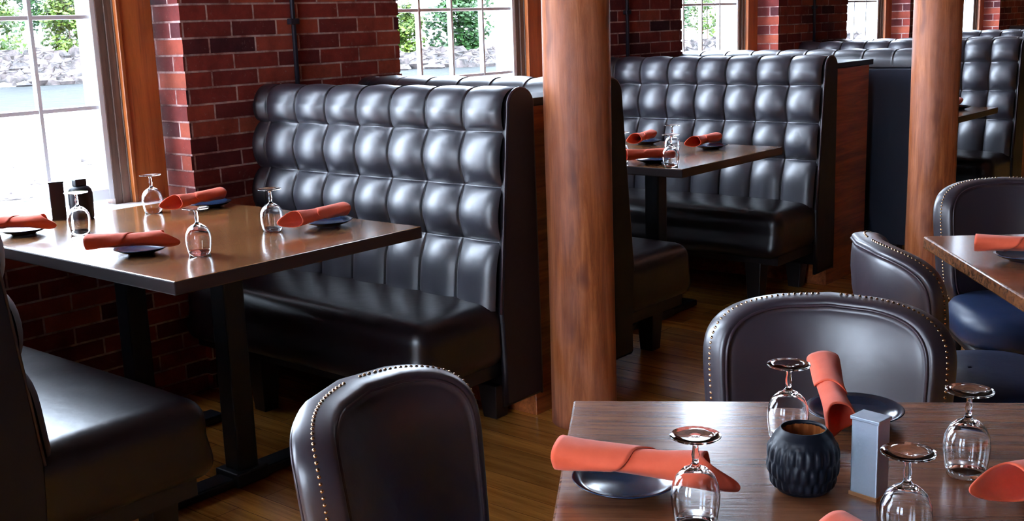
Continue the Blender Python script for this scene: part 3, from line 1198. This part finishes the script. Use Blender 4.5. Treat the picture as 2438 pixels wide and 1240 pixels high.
# ------------------------------------------------------------------ napkin rolls
def make_napkin(variant=0):
    root = thing('napkin_roll', 'x', 'napkin', (0, 0, 0), 0, 'rolled orange napkins')
    rnd = random.Random(variant + 11)
    Lh = 0.106
    N, NL = 44, 34

    def sec(a, t):
        """radius of the roll at angle a, position t 0..1 (0: cuff end, 1: flared open end)"""
        r = 0.0235 - 0.003 * math.sin(math.pi * min(1, t * 1.1)) + 0.0035 * max(0, t - 0.75) / 0.25
        r *= 1 + 0.05 * math.sin(2 * a + 1.0 + 3 * t) + 0.03 * math.sin(3 * a - 4 * t) + 0.025 * math.sin(a * 5 + 9 * t)
        return r
    rows_o, rows_i = [], []
    for i in range(NL + 1):
        t = i / NL
        ro, ri = [], []
        for k in range(N):
            a = 2 * math.pi * k / N
            x = -Lh + 2 * Lh * t
            cut = max(0, math.cos(a - R_(200))) ** 1.5
            x += 0.055 * cut * max(0, (t - 0.6) / 0.4) ** 1.3
            x -= 0.004 * math.cos(a * 2) * (1 - t)
            r = sec(a, t)
            z = 0.0255 + (0.90 * r * math.sin(a))
            ro.append((x, 1.12 * r * math.cos(a), z))
            r_i = r - 0.0028
            ri.append((x, 1.12 * r_i * math.cos(a), 0.0255 + 0.9 * r_i * math.sin(a)))
        rows_o.append(ro); rows_i.append(ri)
    allrows = rows_o + rows_i[::-1]
    MB().grid(allrows, closed_u=True, closed_v=True, flip=True).build('roll', M['napkin'], root)
    # inner coil so that the ends read as rolled cloth
    coil = []
    for i in range(1):
        x = -Lh + 0.004
        row = []
        for k in range(60):
            q = k / 59
            a = q * 4.2 * math.pi
            r = 0.0175 - 0.010 * q
            row.append((x, 1.1 * r * math.cos(a), 0.0255 + 0.9 * r * math.sin(a)))
        coil.append(row)
        coil.append([(px_ + 0.012, py_, pz_) for px_, py_, pz_ in row])
    c = MB().grid(coil)
    co = c.build('inner_coil', M['napkin'], root)
    sm = co.modifiers.new('thick', 'SOLIDIFY'); sm.thickness = 0.0014
    # folded cuff over the cuff half, its edge cut on a diagonal
    rows_o, rows_i = [], []
    for i in range(17):
        t = i / 16
        ro, ri = [], []
        for k in range(N):
            a = 2 * math.pi * k / N
            end = -Lh + 0.105 + 0.030 * math.sin(a * 1.0 + 0.6) + 0.012 * math.cos(2 * a)
            x = -Lh - 0.004 + (end + Lh + 0.004) * t
            tt = (x + Lh) / (2 * Lh)
            r = sec(a, max(0, tt)) + 0.0028 + 0.0008 * math.sin(3 * a + 5 * t)
            ro.append((x, 1.12 * r * math.cos(a), 0.0255 + 0.9 * r * math.sin(a)))
            r -= 0.0024
            ri.append((x, 1.12 * r * math.cos(a), 0.0255 + 0.9 * r * math.sin(a)))
        rows_o.append(ro); rows_i.append(ri)
    MB().grid(rows_o + rows_i[::-1], closed_u=True, closed_v=True, flip=True).build('folded_cuff', M['napkin'], root)
    return root


nap = make_napkin()
plate = make_plate()
ZN, ZP_ = 0.0155, 0.0
# (plate xy, napkin centre xy, heading in degrees of the open end, table z, plate label, napkin label, pitch)
sets = [
    ((1.194, 0.822), (1.190, 0.812), -73, 0.72, 'navy side plate under the left-hand napkin of the near dining table',
     'orange napkin roll with folded cuff at the left of the near dining table', 0),
    ((1.622, 0.684), (1.603, 0.716), -148, 0.72, 'navy side plate at the far edge of the near table, behind the metal holder',
     'orange napkin roll pointing at us with an open hollow end, behind the candle holder', 7),
    ((1.520, 0.345), (1.502, 0.350), 161, 0.72, 'navy side plate at the right margin of the near dining table',
     'orange napkin roll entering from the right margin of the near table', 0),
    ((1.100, 0.385), (1.122, 0.410), -107, 0.72, 'navy side plate just under the bottom edge of the picture',
     'orange napkin tip at the bottom edge in front of the metal holder', 0),
    ((1.668, 2.756), (1.63, 2.765), -47, 0.76, 'navy side plate at the front left corner of the nearest booth table',
     'dark orange napkin roll nearest the front corner of the booth table by the window', 0),
    ((2.27, 3.29), (2.214, 3.268), -170, 0.76, 'navy side plate at the wall end of the nearest booth table, under a napkin',
     'red-orange napkin roll by the brick pier, across from the casing', 0),
    ((2.231, 2.625), (2.195, 2.618), -175, 0.76, 'navy side plate near the right corner of the nearest booth table',
     'orange napkin roll before the large tufted back, right of a glass', 0),
    ((1.648, 3.376), (1.612, 3.368), -55, 0.76, 'navy side plate at the left margin, by the window',
     'brownish napkin roll at the left margin, beside the window', 0),
    ((3.935, 2.56), (3.892, 2.545), 140, 0.76, 'small plate at the front edge of the second booth table',
     'orange napkin roll at the front edge of the second booth table', 0),
    ((4.466, 2.593), (4.468, 2.62), -177, 0.76, 'small plate in the middle of the second booth table',
     'orange napkin roll right of the glasses on the second booth table', 0),
    ((4.522, 2.977), (4.475, 2.96), -167, 0.76, 'small plate at the back of the second booth table by the near post',
     'orange napkin roll at the back of the second booth table near the log post', 0),
    ((6.8, 2.29), (6.79, 2.3), -167, 0.76, 'plate on the far booth table right of the far log post',
     'tiny orange napkin roll right of the far log post', 0),
    ((2.935, 0.805), (2.92, 0.815), -77, 0.72, 'dark plate at the right margin on the right-hand table',
     'orange napkin roll at the right margin on the right-hand table', 0),
]
up, un = [], []
for i, (pxy, nxy, hd, z, pl, nl, pt) in enumerate(sets):
    if not up:
        po = plate; up.append(1)
    else:
        po = plate.copy(); COL.objects.link(po)
    po.location = (pxy[0], pxy[1], z)
    tag(po, pl)
    no = nap if not un else copy_tree(nap)
    un.append(1)
    no.location = (nxy[0], nxy[1], z + 0.0185 + abs(pt) * 0.0016)
    no.rotation_euler = (0, R_(pt), R_(hd))
    no.scale = (0.95, 1, 0.97) if i == 0 else (0.92, 0.84, 0.86) if i == 1 else (0.95, 0.95, 0.95)
    tag(no, nl)


# ------------------------------------------------------------------ candle holder, metal holder, jar
def candle_holder(label, loc, sc_=1.0):
    root = thing('candle_holder', label, 'candle holder', loc)
    prof = [(0.024, 0.0), (0.032, 0.002), (0.0385, 0.012), (0.0425, 0.028), (0.0435, 0.045), (0.0415, 0.062), (0.0365, 0.074), (0.031, 0.080), (0.0285, 0.0835), (0.0275, 0.0835), (0.0265, 0.080), (0.030, 0.072), (0.034, 0.060), (0.035, 0.045), (0.032, 0.010), (0.001, 0.008)]
    # refine
    fine = []
    for (r0, h0), (r1, h1) in zip(prof[:8], prof[1:9]):
        for j in range(5):
            fine.append((r0 + (r1 - r0) * j / 5, h0 + (h1 - h0) * j / 5))
    n_out = len(fine)
    fine += prof[8:]
    rows = []
    NA = 144
    for i, (r, h) in enumerate(fine):
        row = []
        for k in range(NA):
            a = 2 * math.pi * k / NA
            d = 0
            if i < n_out and 0.006 < h < 0.072:
                nn = 24
                q = a * nn / (2 * math.pi)
                rowi = int(h / 0.022)
                q += 0.5 * (rowi % 2)
                fh = (h / 0.022) % 1
                wgt = math.sin(math.pi * fh) ** 0.7
                d = 0.0030 * (abs(math.sin(math.pi * q)) ** 0.8) * (0.35 + 0.65 * wgt) * min(1, (0.072 - h) / 0.012)
            row.append(((r + d) * math.cos(a), (r + d) * math.sin(a), h))
        rows.append(row)
    mb = MB().grid(rows, closed_u=True)
    mb.f.append(tuple(range(NA - 1, -1, -1))); mb.sm.append(False); mb.mi.append(0)
    mb.build('cup', M['candle'], root)
    ins = []
    for r, h in ((0.0262, 0.0790), (0.0256, 0.06), (0.025, 0.03), (0.024, 0.014), (0.001, 0.013)):
        ins.append([((r + 0.0012 * math.cos(14 * 2 * math.pi * k / 112)) * math.cos(2 * math.pi * k / 112),
                     (r + 0.0012 * math.cos(14 * 2 * math.pi * k / 112)) * math.sin(2 * math.pi * k / 112), h) for k in range(112)])
    MB().grid(ins, closed_u=True).build('inner_glass', M['amber'], root)
    root.scale = (sc_, sc_, sc_)
    return root


candle_holder('black ribbed candle holder in the middle of the near dining table', (1.327, 0.629, 0.72), 1.05)


def metal_holder(label, loc, ang, w, d, h, m1='tin', m2='copper'):
    root = thing('metal_holder', label, 'metal holder', loc, ang)
    body = MB().box(0, w, 0, d, 0.004, h)
    body.build('body', M[m1], root, 0.002)
    MB().box(-0.0015, w + 0.0015, -0.0015, d + 0.0015, h - 0.003, h + 0.002).build('lid', M[m1], root, 0.001)
    MB().box(-0.001, w + 0.001, -0.001, d + 0.001, 0, 0.005).build('base_strip', M[m2], root)
    return root


metal_holder('upright galvanised metal holder right of the black candle holder', (1.348, 0.572, 0.72), R_(-98), 0.039, 0.030, 0.108)
metal_holder('dark upright holder at the window, left of the black jar', (1.825, 3.530, 0.76), R_(-30), 0.045, 0.02, 0.125, 'darkmetal', 'darkmetal')


def jar(label, loc):
    root = thing('black_jar', label, 'jar', loc)
    prof = [(0.001, 0.0), (0.034, 0.0), (0.037, 0.004), (0.0385, 0.05), (0.0385, 0.085), (0.036, 0.097), (0.029, 0.106), (0.020, 0.110), (0.001, 0.110)]
    rows = [[(r * math.cos(2 * math.pi * k / 40), r * math.sin(2 * math.pi * k / 40), h) for k in range(40)] for r, h in prof]
    MB().grid(rows, closed_u=True).build('body', M['candle'], root)
    MB().box(-0.020, 0.020, -0.014, 0.014, 0.109, 0.132).build('stopper', M['darkmetal'], root, 0.003)
    return root


jar('black round-shouldered jar with a square stopper against the window', (1.905, 3.480, 0.76))

# ------------------------------------------------------------------ outside: river, bank, trees
BD = R_(37)
E_ = Vector((math.sin(BD), math.cos(BD), 0))
T_ = Vector((math.cos(BD), -math.sin(BD), 0))


def out_pt(r, s, z):
    p = E_ * r + T_ * s
    return (p.x, p.y, z)


def bank_drop(s):
    return min(1.0, max(0.0, (s + 14) / 20.0))


def strip(name, prof, mat, label, cat, kind='structure'):
    rows = []
    for i, (r, z) in enumerate(prof):
        row = []
        for j in range(60):
            s = -170 + 340 * j / 59
            w = 0.5 * math.sin(s * 0.11 + i) + 0.3 * math.sin(s * 0.27 + 2 * i)
            zz = z - 1.25 * bank_drop(s) if name == 'far_bank' and -2 < z else z
            row.append(out_pt(r + w, s, zz))
        rows.append(row)
    o = MB().grid(rows, flip=True).build(name, mat)
    structure(o, label, cat)
    return o


strip('gravel_bar', [(7, -2.3), (30, -2.0), (56, -1.95), (60, -2.05)], M['gravel'], 'white sunlit gravel bar outside the windows', 'ground')
strip('river', [(55, -2.0), (65, -2.0), (75, -2.0), (92, -2.0)], M['water'], 'grey-green river strip outside the left window', 'river')
strip('far_bank', [(90, -2.1), (93, -1.2), (98, -0.3), (103, 0.1), (120, 0.2), (160, -3), (220, -3)], M['gravel'], 'pale far river bank', 'ground')


def rock_cluster(rs, n, size, mat, name, label, cat, seed, group, srange):
    rnd = random.Random(seed)
    mb = MB()
    for i in range(n):
        r = rnd.uniform(*rs)
        s = rnd.uniform(*srange)
        z = -2.1 + (r - rs[0]) / (rs[1] - rs[0]) * (2.1 - 1.2 * bank_drop(s))
        sz = rnd.uniform(*size)
        cx, cy2, _ = out_pt(r, s, 0)
        ph = [rnd.uniform(0, 6.28) for _ in range(4)]
        rows = []
        for a in range(6):
            t = math.pi * a / 5
            row = []
            for b in range(9):
                q = 2 * math.pi * b / 9
                rr = sz * (1 + 0.3 * math.sin(2 * q + ph[0]) + 0.2 * math.sin(3 * t + ph[1]))
                row.append((cx + rr * math.sin(t) * math.cos(q) + 0.001 * a, cy2 + rr * math.sin(t) * math.sin(q), z + 0.6 * rr * math.cos(t)))
            rows.append(row)
        mb.grid(rows, closed_u=True, smooth=False)
    o = mb.build(name, mat, merge=False)
    return tag(o, label, cat, None, 'stuff')


rock_cluster((90, 99), 1700, (0.3, 1.1), M['rock'], 'bank_rocks', 'jumble of pale rocks along the far river bank', 'rocks', 5, None, (-60, 70))


def lone_rock(px, py, sz, label, seed):
    """dark wet rock on the gravel bar"""
    rnd = random.Random(seed)
    rows = []
    for a in range(8):
        t = math.pi * a / 7
        row = []
        for b in range(12):
            q = 2 * math.pi * b / 12
            rr = sz * (1 + 0.35 * math.sin(2 * q + seed) + 0.15 * math.sin(3 * t + 5 * q))
            row.append((rr * math.sin(t) * math.cos(q) * 1.5 + 0.001 * a, rr * math.sin(t) * math.sin(q), 0.35 * rr * math.cos(t)))
        rows.append(row)
    o = MB().grid(rows, closed_u=True, smooth=False).build('river_rock', M['darkrock'], loc=(px, py, -2.0))
    tag(o, label, 'rock', 'dark rocks on the white gravel bar')


def tree(r, s, h, w, mat, label, seed, z0=0.0, n=1500, low=0.05, lf=1.0, nc=40):
    rnd = random.Random(seed)
    root = thing('riverside_tree', label, 'tree', out_pt(r, s, z0), 0, 'trees across the river')
    tr = MB().tube([(0, 0, -0.3), (0.1, 0.1, h * 0.35), (-0.1, 0.05, h * 0.75)], lambda t: 0.16 * (1 - 0.7 * t) * h / 8, 8)
    tr.build('trunk', M['bark'], root)
    clumps = []
    for i in range(nc):
        a = rnd.uniform(0, 6.28)
        q = rnd.uniform(low, 1.0)
        rad = w * 0.5 * math.sin(math.pi * min(0.96, 0.22 + q * 0.72)) * rnd.uniform(0.3, 1.0)
        clumps.append((rad * math.cos(a), rad * math.sin(a), h * q, rnd.uniform(0.13, 0.22) * w))
    mb = MB()
    for i in range(n):
        cx, cy2, cz, cr_ = clumps[rnd.randrange(len(clumps))]
        d = Vector((rnd.gauss(0, 1), rnd.gauss(0, 1), rnd.gauss(0, 0.8)))
        d = d.normalized() * cr_ * rnd.uniform(0.6, 1.05)
        p = Vector((cx, cy2, cz)) + d
        u = Vector((rnd.gauss(0, 1), rnd.gauss(0, 1), rnd.gauss(0, 1))).normalized()
        v = u.orthogonal().normalized()
        sz = rnd.uniform(0.18, 0.36) * lf
        mb.add([tuple(p + u * sz), tuple(p + v * sz * 0.6), tuple(p - u * sz), tuple(p - v * sz * 0.6)], [(0, 1, 2, 3)], False)
    mb.build('foliage', mat, root, merge=False)
    return root


tree(103.5, -20.4, 9.0, 5.0, M['leafa'], 'bright green tree across the river at the left edge of the first window', 21, -1.0, 7000, 0.0, 0.8, 60)
tree(104, -14.6, 5.6, 4.4, M['leafa'], 'broad yellow-green bush across the river in the first window', 22, -0.3, 4200, 0.1, 0.8, 50)
tree(114, -18.5, 9.5, 5.0, M['leafb'], 'thin pale tree behind the bush in the first window', 23, -0.3, 2600, 0.25, 0.9)
tree(103, 19.0, 11.0, 5.6, M['leafb'], 'full green tree in the second window', 24, -1.6, 16000, -0.02, 0.8, 110)
tree(103, 14.0, 4.6, 3.6, M['leafa'], 'low yellow-green bush beside the tree in the second window', 25, -1.4, 3600, 0.05, 0.8)
tree(107, 39.6, 9.0, 5.4, M['leafb'], 'green tree seen through the window right of the near log post', 26, -1.6, 9000, 0.0, 0.8, 80)
tree(109, 45.6, 6.0, 3.6, M['leafa'], 'loose bush in the window right of the near log post', 27, -1.0, 1600, 0.1, 0.8)
tree(112, 57.2, 7.0, 3.6, M['leafb'], 'pale thin tree in the narrow window left of the far post', 28, -0.8, 1500, 0.0, 0.8)
lone_rock(14.1, 29.1, 0.30, 'dark rock on the white gravel, left side of the first window', 1)
lone_rock(15.7, 28.4, 0.42, 'dark rock on the white gravel, right side of the first window', 2)
lone_rock(11.6, 24.1, 0.26, 'dark rock low in the first window near the sill', 3)
lone_rock(13.1, 25.9, 0.22, 'small dark rock between the others in the first window', 4)
